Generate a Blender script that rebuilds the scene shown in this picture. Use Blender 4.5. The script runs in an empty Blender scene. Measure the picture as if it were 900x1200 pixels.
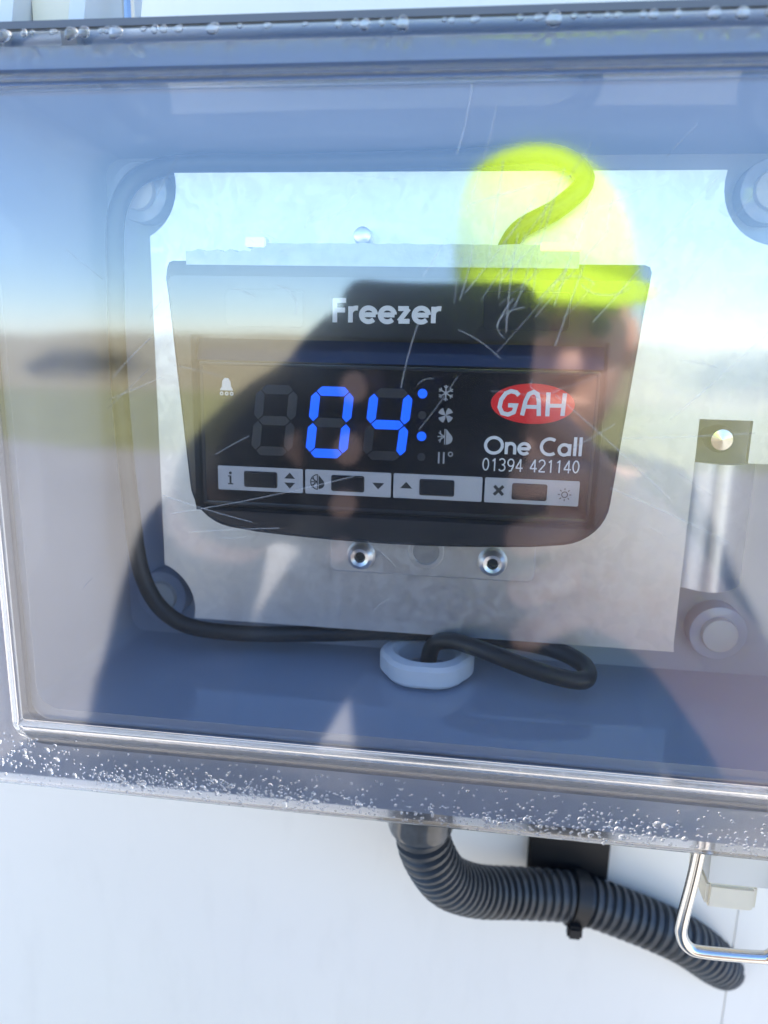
import bpy, bmesh, math, random
from mathutils import Vector, Matrix
random.seed(11)
R = math.radians
SC = bpy.context.scene
COL = SC.collection
EYE = 1450.0            # camera height above the ground, mm
# Units below are millimetres: X right, Y into the wall (0 = inside back of the box), Z relative to the camera height

# ------------------------------------------------------------------ camera
cam = bpy.data.cameras.new('camera')
cam.sensor_fit = 'VERTICAL'; cam.sensor_height = 24.0; cam.lens = 17.6
cam.clip_start = 0.01; cam.clip_end = 3000
cam.dof.use_dof = True; cam.dof.focus_distance = 0.180; cam.dof.aperture_fstop = 7.0
camo = bpy.data.objects.new('camera', cam); COL.objects.link(camo)
YW = Vector((120, 200, -880)).normalized()
XW = Vector((6724, -353, 880)); XW = (XW - XW.dot(YW) * YW).normalized()
ZW = XW.cross(YW)
m = Matrix((XW, YW, ZW)).to_4x4()
m.translation = Vector((0, -0.208, EYE / 1000))
camo.matrix_world = m
SC.camera = camo
# ------------------------------------------------------------------ light
SUN_EL, SUN_AZ = 55.5, 14.0          # sun stands behind the wall, a little to the right
w = bpy.data.worlds.new('World'); SC.world = w; w.use_nodes = True
wn = w.node_tree.nodes; wl = w.node_tree.links
sky = wn.new('ShaderNodeTexSky'); sky.sky_type = 'NISHITA'; sky.sun_disc = False
sky.sun_elevation = R(SUN_EL); sky.sun_rotation = R(SUN_AZ)
sky.air_density = 1.0; sky.dust_density = 0.15; sky.altitude = 1500; sky.ozone_density = 7.0
bg = wn['Background']; wl.new(sky.outputs['Color'], bg.inputs['Color']); bg.inputs['Strength'].default_value = 0.13
sun = bpy.data.lights.new('sun', 'SUN'); sun.energy = 4.6; sun.angle = R(0.5); sun.color = (1, 0.95, 0.87)
suno = bpy.data.objects.new('sun', sun); COL.objects.link(suno)
sd = Vector((math.sin(R(SUN_AZ)) * math.cos(R(SUN_EL)), math.cos(R(SUN_AZ)) * math.cos(R(SUN_EL)), math.sin(R(SUN_EL))))
suno.rotation_euler = sd.to_track_quat('Z', 'Y').to_euler(); suno.location = sd * 5
SC.view_settings.view_transform = 'Standard'; SC.view_settings.look = 'None'
SC.view_settings.exposure = 2.08; SC.view_settings.gamma = 1
SC.cycles.max_bounces = 16; SC.cycles.transparent_max_bounces = 32; SC.cycles.transmission_bounces = 12; SC.cycles.glossy_bounces = 8

# ------------------------------------------------------------------ materials
def mat(name, col, rough=0.5, metal=0.0, spec=0.5, noise=None, bump=None, emit=None, coat=0.0, rvar=None):
    M = bpy.data.materials.new(name); M.use_nodes = True
    n = M.node_tree.nodes; l = M.node_tree.links; b = n['Principled BSDF']
    b.inputs['Base Color'].default_value = (*col, 1); b.inputs['Roughness'].default_value = rough
    b.inputs['Metallic'].default_value = metal; b.inputs['Specular IOR Level'].default_value = spec
    b.inputs['Coat Weight'].default_value = coat; b.inputs['Coat Roughness'].default_value = 0.05
    tc = n.new('ShaderNodeTexCoord')
    if noise:
        sc, amt = noise
        t = n.new('ShaderNodeTexNoise'); t.inputs['Scale'].default_value = sc; t.inputs['Detail'].default_value = 5
        l.new(tc.outputs['Object'], t.inputs['Vector'])
        mx = n.new('ShaderNodeMix'); mx.data_type = 'RGBA'
        mx.inputs['A'].default_value = (*[c * (1 - amt) for c in col], 1); mx.inputs['B'].default_value = (*[min(1, c * (1 + amt)) for c in col], 1)
        l.new(t.outputs['Fac'], mx.inputs['Factor']); l.new(mx.outputs['Result'], b.inputs['Base Color'])
    if rvar:
        sc, lo, hi = rvar
        t = n.new('ShaderNodeTexNoise'); t.inputs['Scale'].default_value = sc; t.inputs['Detail'].default_value = 4
        l.new(tc.outputs['Object'], t.inputs['Vector'])
        mr = n.new('ShaderNodeMapRange'); mr.inputs[1].default_value = 0.3; mr.inputs[2].default_value = 0.7
        mr.inputs[3].default_value = lo; mr.inputs[4].default_value = hi
        l.new(t.outputs['Fac'], mr.inputs[0]); l.new(mr.outputs[0], b.inputs['Roughness'])
    if bump:
        sc, st, dist = bump
        t = n.new('ShaderNodeTexNoise'); t.inputs['Scale'].default_value = sc; t.inputs['Detail'].default_value = 3
        l.new(tc.outputs['Object'], t.inputs['Vector'])
        bp = n.new('ShaderNodeBump'); bp.inputs['Strength'].default_value = st; bp.inputs['Distance'].default_value = dist
        l.new(t.outputs['Fac'], bp.inputs['Height']); l.new(bp.outputs['Normal'], b.inputs['Normal'])
    if emit:
        b.inputs['Emission Color'].default_value = (*emit[0], 1); b.inputs['Emission Strength'].default_value = emit[1]
    return M

def pane_mat(name, f0, tint, haze):
    """clear sheet: straight-through transmission, Fresnel reflection, a trace of dust film"""
    M = bpy.data.materials.new(name); M.use_nodes = True
    n = M.node_tree.nodes; l = M.node_tree.links; n.remove(n['Principled BSDF'])
    out = n['Material Output']
    lw = n.new('ShaderNodeLayerWeight'); lw.inputs['Blend'].default_value = 0.5
    pw = n.new('ShaderNodeMath'); pw.operation = 'POWER'; pw.inputs[1].default_value = 5; l.new(lw.outputs['Facing'], pw.inputs[0])
    ma = n.new('ShaderNodeMath'); ma.operation = 'MULTIPLY_ADD'; ma.inputs[1].default_value = 1 - f0; ma.inputs[2].default_value = f0
    l.new(pw.outputs[0], ma.inputs[0])
    tr = n.new('ShaderNodeBsdfTransparent'); tr.inputs['Color'].default_value = (*tint, 1)
    gl = n.new('ShaderNodeBsdfGlossy'); gl.inputs['Roughness'].default_value = 0.055
    tc = n.new('ShaderNodeTexCoord'); ns = n.new('ShaderNodeTexNoise'); ns.inputs['Scale'].default_value = 45; ns.inputs['Detail'].default_value = 6
    l.new(tc.outputs['Object'], ns.inputs['Vector'])
    nb = n.new('ShaderNodeTexNoise'); nb.inputs['Scale'].default_value = 14; l.new(tc.outputs['Object'], nb.inputs['Vector'])
    bp = n.new('ShaderNodeBump'); bp.inputs['Strength'].default_value = 0.45; bp.inputs['Distance'].default_value = 0.0008
    l.new(nb.outputs['Fac'], bp.inputs['Height']); l.new(bp.outputs['Normal'], gl.inputs['Normal'])
    mx = n.new('ShaderNodeMixShader'); l.new(ma.outputs[0], mx.inputs[0]); l.new(tr.outputs[0], mx.inputs[1]); l.new(gl.outputs[0], mx.inputs[2])
    df = n.new('ShaderNodeBsdfDiffuse'); df.inputs['Color'].default_value = (.75, .75, .75, 1)
    mr = n.new('ShaderNodeMapRange'); mr.inputs[1].default_value = 0.35; mr.inputs[2].default_value = 0.75; mr.inputs[3].default_value = haze * .4; mr.inputs[4].default_value = haze
    l.new(ns.outputs['Fac'], mr.inputs[0])
    m2 = n.new('ShaderNodeMixShader'); l.new(mr.outputs[0], m2.inputs[0]); l.new(mx.outputs[0], m2.inputs[1]); l.new(df.outputs[0], m2.inputs[2])
    l.new(m2.outputs[0], out.inputs['Surface'])
    return M

def glass_mat(name, col, ior, rough=0.0, bump=None):
    M = bpy.data.materials.new(name); M.use_nodes = True
    n = M.node_tree.nodes; l = M.node_tree.links; b = n['Principled BSDF']
    b.inputs['Base Color'].default_value = (*col, 1); b.inputs['Transmission Weight'].default_value = 1
    b.inputs['IOR'].default_value = ior; b.inputs['Roughness'].default_value = rough
    if bump:
        tc = n.new('ShaderNodeTexCoord'); t = n.new('ShaderNodeTexNoise'); t.inputs['Scale'].default_value = bump[0]; t.inputs['Detail'].default_value = 2
        l.new(tc.outputs['Object'], t.inputs['Vector'])
        bp = n.new('ShaderNodeBump'); bp.inputs['Strength'].default_value = bump[1]; bp.inputs['Distance'].default_value = bump[2]
        l.new(t.outputs['Fac'], bp.inputs['Height']); l.new(bp.outputs['Normal'], b.inputs['Normal'])
    return M

def galv_mat(name):
    """zinc spangle: crystal patches change tone and gloss"""
    M = mat(name, (.72, .74, .75), 0.38, 0.9)
    n = M.node_tree.nodes; l = M.node_tree.links; b = n['Principled BSDF']
    tc = n.new('ShaderNodeTexCoord')
    nz = n.new('ShaderNodeTexNoise'); nz.inputs['Scale'].default_value = 130; l.new(tc.outputs['Object'], nz.inputs['Vector'])
    av = n.new('ShaderNodeMix'); av.data_type = 'RGBA'; av.blend_type = 'LINEAR_LIGHT'; av.inputs['Factor'].default_value = 0.02
    l.new(tc.outputs['Object'], av.inputs['A']); l.new(nz.outputs['Color'], av.inputs['B'])
    v = n.new('ShaderNodeTexVoronoi'); v.inputs['Scale'].default_value = 170; l.new(av.outputs['Result'], v.inputs['Vector'])
    sp = n.new('ShaderNodeSeparateColor'); l.new(v.outputs['Color'], sp.inputs[0])
    big = n.new('ShaderNodeTexNoise'); big.inputs['Scale'].default_value = 22; big.inputs['Detail'].default_value = 6; l.new(tc.outputs['Object'], big.inputs['Vector'])
    ad = n.new('ShaderNodeMath'); ad.operation = 'MULTIPLY_ADD'; ad.inputs[1].default_value = 0.35; l.new(sp.outputs[0], ad.inputs[0]); l.new(big.outputs['Fac'], ad.inputs[2])
    cr = n.new('ShaderNodeMapRange'); cr.inputs[1].default_value = 0.3; cr.inputs[2].default_value = 1.0
    l.new(ad.outputs[0], cr.inputs[0])
    mx = n.new('ShaderNodeMix'); mx.data_type = 'RGBA'; mx.inputs['A'].default_value = (.66, .68, .70, 1); mx.inputs['B'].default_value = (.78, .80, .81, 1)
    l.new(cr.outputs[0], mx.inputs['Factor']); l.new(mx.outputs['Result'], b.inputs['Base Color'])
    rr = n.new('ShaderNodeMapRange'); rr.inputs[3].default_value = 0.36; rr.inputs[4].default_value = 0.44; l.new(sp.outputs[1], rr.inputs[0]); l.new(rr.outputs[0], b.inputs['Roughness'])
    bp = n.new('ShaderNodeBump'); bp.inputs['Strength'].default_value = 0.08; bp.inputs['Distance'].default_value = 0.0005
    l.new(big.outputs['Fac'], bp.inputs['Height']); l.new(bp.outputs['Normal'], b.inputs['Normal'])
    return M

MT = {}
MT['wall'] = mat('white_gelcoat', (.86, .82, .74), .3, noise=(14, .035), bump=(9, .15, .002))
MT['trim'] = mat('white_trim', (.86, .82, .745), .35, noise=(8, .03))
MT['box'] = mat('light_grey_plastic', (.39, .43, .51), .07, noise=(30, .05), bump=(300, .05, .0002))
MT['boss'] = mat('grey_plastic_boss', (.25, .27, .31), .3)
MT['plug'] = mat('pale_screw_plug', (.55, .53, .50), .4)
MT['gasket'] = mat('grey_rubber', (.13, .14, .17), .5)
MT['galv'] = galv_mat('galvanised_steel')
MT['lipmetal'] = mat('weathered_zinc', (.42, .44, .46), .42, .85, noise=(250, .3), bump=(400, .5, .0005))
MT['steel'] = mat('stainless_steel', (.72, .70, .66), .2, 1.0)
MT['rivet'] = mat('aluminium_rivet', (.8, .8, .8), .28, .9)
MT['dark'] = mat('dark_hole', (.015, .015, .015), .6)
MT['bezel'] = mat('charcoal_plastic', (.028, .029, .031), .16, spec=.5, rvar=(120, .12, .22), bump=(700, .04, .0001))
MT['slot'] = mat('smooth_charcoal_insert', (.030, .032, .034), .09)
MT['window'] = mat('gloss_black_film', (.012, .011, .012), .07, rvar=(60, .05, .11))
MT['sky_tint'] = mat('facet_sky_tint', (.012, .022, .060), .08)  # blue of the reflected sky put into the facet's base colour
MT['print'] = mat('white_print', (.72, .72, .70), .5)
MT['greyprint'] = mat('grey_print', (.34, .34, .34), .5)
MT['darkprint'] = mat('dark_print', (.02, .02, .02), .5)
MT['red'] = mat('red_print', (.80, .010, .014), .35)
MT['unlit'] = mat('unlit_segment', (.024, .023, .025), .4)
MT['lit'] = mat('blue_led', (.01, .06, .3), .4, emit=((.003, .085, 1.0), .40))
MT['btnpanel'] = mat('silver_grey_film', (.46, .455, .45), .4, noise=(200, .05))
MT['btn'] = mat('dark_button', (.018, .018, .02), .2)
MT['cable'] = mat('black_cable_sheath', (.016, .015, .015), .42)
MT['nut'] = mat('white_nylon', (.78, .79, .80), .35)
MT['conduit'] = mat('dark_grey_conduit', (.040, .047, .055), .42, noise=(60, .2))
MT['fitting'] = mat('glossy_grey_fitting', (.075, .08, .085), .12, noise=(300, .5))
MT['black'] = mat('black_nylon', (.010, .010, .011), .5)
MT['cream'] = mat('cream_plastic', (.86, .79, .64), .45, noise=(120, .08))
MT['lug'] = mat('white_plastic_lug', (.70, .71, .70), .4)
MT['pane'] = pane_mat('clear_polycarbonate', 0.115, (.99, .99, .995), 0.012)
MT['rim'] = glass_mat('clear_polycarbonate_rim', (.95, .95, .98), 1.40, .10, (40, .1, .0006))
MT['water'] = glass_mat('water', (1, 1, 1), 1.33)
def scratch_mat():
    M = mat('pale_scratch', (.8, .8, .8), .5); M.node_tree.nodes['Principled BSDF'].inputs['Alpha'].default_value = .2
    return M
MT['scratch'] = scratch_mat()
MT['hivis'] = mat('fluorescent_yellow_knit', (.62, .92, .02), .8, noise=(60, .08))
MT['skin'] = mat('skin', (.84, .50, .38), .45, noise=(25, .08))
MT['hair'] = mat('brown_hair', (.05, .03, .02), .6)
MT['glove'] = mat('black_work_glove', (.016, .016, .018), .7)
MT['jacket'] = mat('black_jacket', (.015, .015, .017), .8)
MT['trouser'] = mat('dark_trousers', (.03, .03, .036), .85)
MT['boot'] = mat('brown_boot', (.06, .04, .025), .6)
MT['phone'] = mat('black_phone', (.012, .012, .014), .25)
MT['lens'] = mat('lens_glass', (.02, .02, .03), .05)
MT['eye'] = mat('eye', (.16, .14, .13), .2)
MT['road'] = mat('concrete_yard', (.34, .31, .265), .9, noise=(.8, .18))
MT['grass'] = mat('verge_grass', (.26, .25, .09), .9, noise=(1.5, .45))
MT['field'] = mat('dry_field', (.36, .30, .16), .95, noise=(.05, .3))
MT['leaf'] = mat('hedge_leaf', (.10, .085, .035), .8, noise=(2, .4))
MT['bark'] = mat('bark', (.09, .065, .045), .9)

def grime(M, sc, amt, dark):
    n = M.node_tree.nodes; l = M.node_tree.links; b = n['Principled BSDF']
    tc = n.new('ShaderNodeTexCoord'); mp = n.new('ShaderNodeMapping'); mp.inputs['Scale'].default_value = sc; l.new(tc.outputs['Object'], mp.inputs['Vector'])
    t = n.new('ShaderNodeTexNoise'); t.inputs['Scale'].default_value = 1; t.inputs['Detail'].default_value = 8; t.inputs['Roughness'].default_value = .65; l.new(mp.outputs[0], t.inputs['Vector'])
    mr = n.new('ShaderNodeMapRange'); mr.inputs[1].default_value = .52; mr.inputs[2].default_value = .8; mr.inputs[4].default_value = amt; l.new(t.outputs['Fac'], mr.inputs[0])
    mx = n.new('ShaderNodeMix'); mx.data_type = 'RGBA'; mx.inputs['B'].default_value = (*dark, 1)
    src = b.inputs['Base Color'].links[0].from_socket; l.new(src, mx.inputs['A']); l.new(mr.outputs[0], mx.inputs['Factor']); l.new(mx.outputs['Result'], b.inputs['Base Color'])
grime(MT['wall'], (60, 60, 14), .13, (.45, .42, .36)); grime(MT['trim'], (60, 60, 14), .13, (.45, .42, .36))
grime(MT['conduit'], (160, 160, 90), .35, (.16, .15, .13)); grime(MT['galv'], (90, 90, 40), .3, (.42, .41, .39))
# ------------------------------------------------------------------ helpers
WORLD = {}
def V(x, y, z): return Vector((x, y, z))
def place(o, origin, parent):
    WORLD[o.name] = Vector(origin)
    if parent is None: o.location = Vector((origin[0], origin[1], origin[2] + EYE)) * .001
    else: o.parent = parent; o.location = (Vector(origin) - WORLD[parent.name]) * .001
def tag(o, label=None, cat=None, group=None, kind=None):
    if label: o['label'] = label
    if cat: o['category'] = cat
    if group: o['group'] = group
    if kind: o['kind'] = kind
    return o
def obj(name, bm, material, parent=None, origin=None, smooth=35):
    if origin is None:
        origin = WORLD[parent.name] if parent else sum((v.co for v in bm.verts), Vector()) / len(bm.verts)
    origin = Vector(origin)
    for v in bm.verts: v.co = (v.co - origin) * .001
    bmesh.ops.recalc_face_normals(bm, faces=bm.faces)
    if smooth:
        for f in bm.faces: f.smooth = True
        for e in bm.edges:
            if len(e.link_faces) == 2 and e.calc_face_angle(0) > R(smooth): e.smooth = False
    me = bpy.data.meshes.new(name); bm.to_mesh(me); bm.free()
    me.materials.append(MT[material] if isinstance(material, str) else material)
    o = bpy.data.objects.new(name, me); COL.objects.link(o); place(o, origin, parent)
    return o
def empty(name, origin, parent=None):
    o = bpy.data.objects.new(name, None); COL.objects.link(o); o.empty_display_size = .01; place(o, origin, parent); return o
def skin(bm, rings, close=False, caps=(False, False)):
    rs = [[bm.verts.new(p) for p in r] for r in rings]; n = len(rs[0])
    pairs = list(zip(rs, rs[1:])) + ([(rs[-1], rs[0])] if close else [])
    for a, b in pairs:
        for i in range(n): bm.faces.new((a[i], a[(i + 1) % n], b[(i + 1) % n], b[i]))
    if caps[0]: bm.faces.new(rs[0])
    if caps[1]: bm.faces.new(rs[-1])
    return rs
def rrect(x0, x1, z0, z1, r, y, n=7):
    out = []
    for cx, cz, a0 in ((x1 - r, z1 - r, 0), (x0 + r, z1 - r, 90), (x0 + r, z0 + r, 180), (x1 - r, z0 + r, 270)):
        for k in range(n + 1):
            a = R(a0 + 90 * k / n); out.append(V(cx + r * math.cos(a), y, cz + r * math.sin(a)))
    return out
def slab(bm, x0, x1, z0, z1, r, y0, y1, bev=0.0, n=5):
    """rounded plate, front y0 (towards the camera), back y1"""
    rings = []
    if bev: rings.append(rrect(x0 + bev, x1 - bev, z0 + bev, z1 - bev, max(r - bev, .05), y0, n)); rings.append(rrect(x0, x1, z0, z1, r, y0 + bev, n))
    else: rings.append(rrect(x0, x1, z0, z1, r, y0, n))
    rings.append(rrect(x0, x1, z0, z1, r, y1, n))
    skin(bm, rings, caps=(True, True))
def box(bm, x0, x1, y0, y1, z0, z1, bev=0):
    r = bmesh.ops.create_cube(bm, size=1)
    for v in r['verts']: v.co = V((x0 + x1) / 2 + v.co.x * (x1 - x0), (y0 + y1) / 2 + v.co.y * (y1 - y0), (z0 + z1) / 2 + v.co.z * (z1 - z0))
    if bev:
        es = list({e for v in r['verts'] for e in v.link_edges})
        bmesh.ops.bevel(bm, geom=es, offset=bev, segments=2, affect='EDGES')
def disc(bm, x, z, r, y0, y1, n=28, bev=0):
    rings = []
    c = lambda rr, y: [V(x + rr * math.cos(2 * math.pi * k / n), y, z + rr * math.sin(2 * math.pi * k / n)) for k in range(n)]
    if bev: rings += [c(r - bev, y0), c(r - bev * .3, y0 + bev * .3), c(r, y0 + bev)]
    else: rings.append(c(r, y0))
    rings.append(c(r, y1)); skin(bm, rings, caps=(True, True))
def lathe(bm, prof, n=36, axis='Z', at=(0, 0, 0)):
    rings = []
    for r, h in prof:
        ring = []
        for k in range(n):
            a = 2 * math.pi * k / n; c, s = r * math.cos(a), r * math.sin(a)
            ring.append(V(at[0] + c, at[1] + s, at[2] + h) if axis == 'Z' else V(at[0] + c, at[1] + h, at[2] + s))
        rings.append(ring)
    skin(bm, rings, close=True)
def catmull(pts, per=12):
    P = [2 * pts[0] - pts[1]] + pts + [2 * pts[-1] - pts[-2]]; out = []
    for i in range(1, len(P) - 2):
        a, b, c, d = P[i - 1:i + 3]
        for k in range(per):
            t = k / per
            out.append(.5 * ((2 * b) + (c - a) * t + (2 * a - 5 * b + 4 * c - d) * t * t + (3 * b - a - 3 * c + d) * t ** 3))
    out.append(pts[-1].copy()); return out
def tube(bm, path, rad, n=14, caps=(True, True)):
    """rad: number or function of (index, arc length)"""
    t = (path[1] - path[0]).normalized(); u = t.orthogonal().normalized(); rings = []; L = 0
    for i, p in enumerate(path):
        if i: L += (p - path[i - 1]).length
        t2 = (path[min(i + 1, len(path) - 1)] - path[max(i - 1, 0)]).normalized()
        u = (u - u.dot(t2) * t2).normalized(); v = t2.cross(u)
        r = rad(i, L) if callable(rad) else rad
        rings.append([p + r * (math.cos(2 * math.pi * k / n) * u + math.sin(2 * math.pi * k / n) * v) for k in range(n)])
    skin(bm, rings, caps=caps)
def resample(path, step):
    out = [path[0].copy()]; acc = 0
    for a, b in zip(path, path[1:]):
        d = (b - a).length; pos = step - acc
        while pos <= d: out.append(a.lerp(b, pos / d)); pos += step
        acc = (acc + d) % step
    return out
def poly(bm, pts, y0, y1):
    """flat outline (x, z) with thickness"""
    skin(bm, [[V(x, y0, z) for x, z in pts], [V(x, y1, z) for x, z in pts]], caps=(True, True))
_lay = [0]
def stroke(bm, pts, wd, y, th=.12, cap=True):
    """one pen stroke in the XZ plane, front at y"""
    _lay[0] = (_lay[0] + 1) % 9; y = y - _lay[0] * .006
    n = len(pts); L, Rr = [], []
    for i, (x, z) in enumerate(pts):
        if i == 0: dx, dz = pts[1][0] - x, pts[1][1] - z; k = 1
        elif i == n - 1: dx, dz = x - pts[-2][0], z - pts[-2][1]; k = 1
        else:
            d1 = Vector((x - pts[i - 1][0], z - pts[i - 1][1])).normalized(); d2 = Vector((pts[i + 1][0] - x, pts[i + 1][1] - z)).normalized()
            s = d1 + d2
            if s.length < .1: s = d2
            s.normalize(); dx, dz = s; k = 1 / max(.5, s.dot(d2))
        l = math.hypot(dx, dz); nx, nz = -dz / l * wd / 2 * k, dx / l * wd / 2 * k
        L.append((x + nx, z + nz)); Rr.append((x - nx, z - nz))
    f = [[bm.verts.new(V(a[0], y, a[1])), bm.verts.new(V(b[0], y, b[1])), bm.verts.new(V(b[0], y + th, b[1])), bm.verts.new(V(a[0], y + th, a[1]))] for a, b in zip(L, Rr)]
    for a, b in zip(f, f[1:]):
        for i in range(4): bm.faces.new((a[i], a[(i + 1) % 4], b[(i + 1) % 4], b[i]))
    bm.faces.new(f[0]); bm.faces.new(f[-1])
def arc(cx, cz, rx, rz, a0, a1, n=16):
    return [(cx + rx * math.cos(R(a0 + (a1 - a0) * k / n)), cz + rz * math.sin(R(a0 + (a1 - a0) * k / n))) for k in range(n + 1)]
# geometric sans lettering, cap height 1: character -> (advance, strokes)
G = {
 'F': (.62, [[(.08, 0), (.08, 1)], [(.02, .92), (.52, .92)], [(.02, .52), (.48, .52)]]),
 'r': (.44, [[(.08, 0), (.08, .68)], arc(.31, .36, .23, .25, 180, 75, 8)]),
 'e': (.74, [arc(.35, .33, .28, .29, 2, 318, 20), [(.08, .33), (.63, .33)]]),
 'z': (.58, [[(.03, .60), (.44, .60)], [(.44, .60), (.07, .07)], [(.05, .07), (.48, .07)]]),
 'O': (1.10, [arc(.52, .48, .44, .44, 0, 360, 30)]),
 'C': (.92, [arc(.50, .48, .43, .44, 52, 308, 24)]),
 'n': (.66, [[(.08, 0), (.08, .68)], arc(.30, .36, .22, .25, 180, 0, 12) + [(.52, 0)]]),
 'a': (.78, [arc(.34, .33, .27, .29, 0, 360, 22), [(.61, 0), (.61, .66)]]),
 'l': (.28, [[(.10, 0), (.10, 1.05)]]),
 ' ': (.42, []),
 '0': (.60, [arc(.26, .5, .20, .44, 0, 360, 22)]),
 '1': (.60, [[(.30, 0), (.30, .96)], [(.31, .92), (.14, .76)]]),
 '3': (.60, [arc(.22, .72, .21, .23, 150, -90, 12), arc(.22, .27, .23, .24, 90, -150, 12)]),
 '9': (.60, [arc(.26, .67, .21, .27, 0, 360, 18), [(.47, .67), (.44, .40), (.30, .06), (.14, .03)]]),
 '4': (.60, [[(.36, 0), (.36, .96)], [(.36, .95), (.04, .28)], [(.02, .27), (.52, .27)]]),
 '2': (.60, [arc(.25, .70, .21, .24, 165, -30, 10) + [(.06, .07)], [(.05, .05), (.49, .05)]]),
}
def text(bm, s, x, z, h, width, pen, y, dz=0.0):
    adv = sum(G[c][0] for c in s); kx = width / adv; cx = x
    for c in s:
        a, st = G[c]
        for p in st: stroke(bm, [(cx + px * kx, z + pz * h + dz * (cx + px * kx - x)) for px, pz in p], pen, y)
        cx += a * kx

# ================================================================== SETTING
def sheet(name, x0, x1, y0, y1, z, material, nx=1):
    bm = bmesh.new(); vs = [bm.verts.new(V(x, y, z)) for x, y in ((x0, y0), (x1, y0), (x1, y1), (x0, y1))]; bm.faces.new(vs)
    return tag(obj(name, bm, material, origin=((x0 + x1) / 2, (y0 + y1) / 2, z)), kind='structure')
sheet('ground', -1.2e6, 1.2e6, -1.4e6, 1.0e6, -EYE, 'field')
sheet('yard', -4e4, 4e4, -9.0e3, 1.2e4, -EYE + 8, 'road')
sheet('verge', -6e4, 6e4, -1.9e4, -9.0e3, -EYE + 4, 'grass')

# wall of the trailer the box is fixed on
WY = 30
bm = bmesh.new(); box(bm, -1100, 96.6, WY, WY + 60, -1000, 1010, .25)
wall = tag(obj('trailer_wall', bm, 'wall', origin=(0, WY, -1000)), 'smooth white trailer wall panel behind and below the clear control box', 'wall')
bm = bmesh.new(); box(bm, 96.9, 700, WY + .3, WY + 60, -1000, 1010, .25); obj('corner_panel', bm, 'trim', wall)

# ================================================================== CONTROL BOX
XL, XR, ZB, ZT = -105.0, 88.0, -90.0, 46.0
cb = empty('control_box', (-8, 6, -94))
tag(cb, 'light grey control box with a clear lid beaded with water on the white wall', 'control box')
def shell_ring(d, y, r): return rrect(XL - d, XR + d, ZB - d, ZT + d, r, y, 7)
bm = bmesh.new()
dr = 2.5   # mould draft: the mouth is a little wider than the back
skin(bm, [shell_ring(0, 0, 5), shell_ring(dr * .5, -25, 5), shell_ring(dr, -47, 6), shell_ring(dr + .6, -46.6, 6), shell_ring(dr + 3, -46.6, 7), shell_ring(dr + 3, -42.5, 7), rrect(-133.5, 103.5, -113.0, 57.6, 8, -42.5, 7),
          rrect(-133.5, 103.5, -113.0, 57.6, 8, -37.5, 7), shell_ring(4, -38, 7), shell_ring(4, 6, 7)], caps=(True, True))
obj('body', bm, 'box', cb)
BOSS = [(-93, 36.5), (66, 36.5), (-92, -76), (66.5, -76)]
for x, z in BOSS:
    bm = bmesh.new(); disc(bm, x, z, 7.6, -6.0, .5, bev=.4); b = obj('screw_boss', bm, 'box', cb, (x, -4, z))
    bm = bmesh.new(); disc(bm, x, z, 4.7, -8.2, -5.8, bev=.5); obj('screw_cap', bm, 'plug', b, (x, -11, z))
# galvanised mounting plate with scooped corners and an earth slot
def plate_outline():
    x0, x1, z0, z1 = -87, 70, -79, 39.5; r = 13.5; out = []
    def scoop(c, a0, a1):
        return [(c[0] + r * math.cos(R(a0 + (a1 - a0) * k / 12)), c[1] + r * math.sin(R(a0 + (a1 - a0) * k / 12))) for k in range(13)]
    def ang(c, px=None, pz=None, s=1):
        return None
    bl, br, tr, tl = BOSS[2], BOSS[3], BOSS[1], BOSS[0]
    import math as mm
    def a_x(c, x, sz): d = x - c[0]; return mm.degrees(mm.atan2(sz * mm.sqrt(r * r - d * d), d))
    def a_z(c, z, sx): d = z - c[1]; return mm.degrees(mm.atan2(d, sx * mm.sqrt(r * r - d * d)))
    out += scoop(bl, a_x(bl, x0, 1), a_z(bl, z0, 1))
    out += scoop(br, a_z(br, z0, -1) % 360, a_x(br, 53, 1) % 360)
    out += [(53, -17.5), (65.6, -17.5), (65.6, -28), (71, -28), (71, -17.5)]
    out += scoop(tr, a_x(tr, x1, -1) % 360, a_z(tr, z1, -1) % 360)
    out += scoop(tl, a_z(tl, z1, 1), a_x(tl, x0, -1))
    return out
bm = bmesh.new(); poly(bm, plate_outline(), -14, -12.2); plate = obj('mounting_plate', bm, 'galv', cb, (-8, -13, -20))
bm = bmesh.new()      # rolled lip on the right edge
prof = [(53.0, -13.9), (54.2, -14.3), (55.6, -15.4), (57.2, -16.5), (59, -17.0), (61, -16.9), (63.2, -16.0), (65.4, -14.2), (67.4, -11.8), (69.2, -8.6), (70.6, -5)]
inn = [(x * .985 + .9, y + 1.6) for x, y in prof]
lp = prof + inn[::-1]
skin(bm, [[V(x, y, -61) for x, y in lp], [V(x, y, -28.2) for x, y in lp]], caps=(True, True))
obj('rolled_lip', bm, 'galv', plate)
bm = bmesh.new(); lathe(bm, [(.01, -13), (2.6, -12.6), (3.4, -11), (3.4, -8), (2.0, -7.8), (2.0, 0), (.01, 0)], 24, 'Y', (59.3, 0, -22.6)); obj('earth_screw', bm, 'steel', plate)

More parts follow.
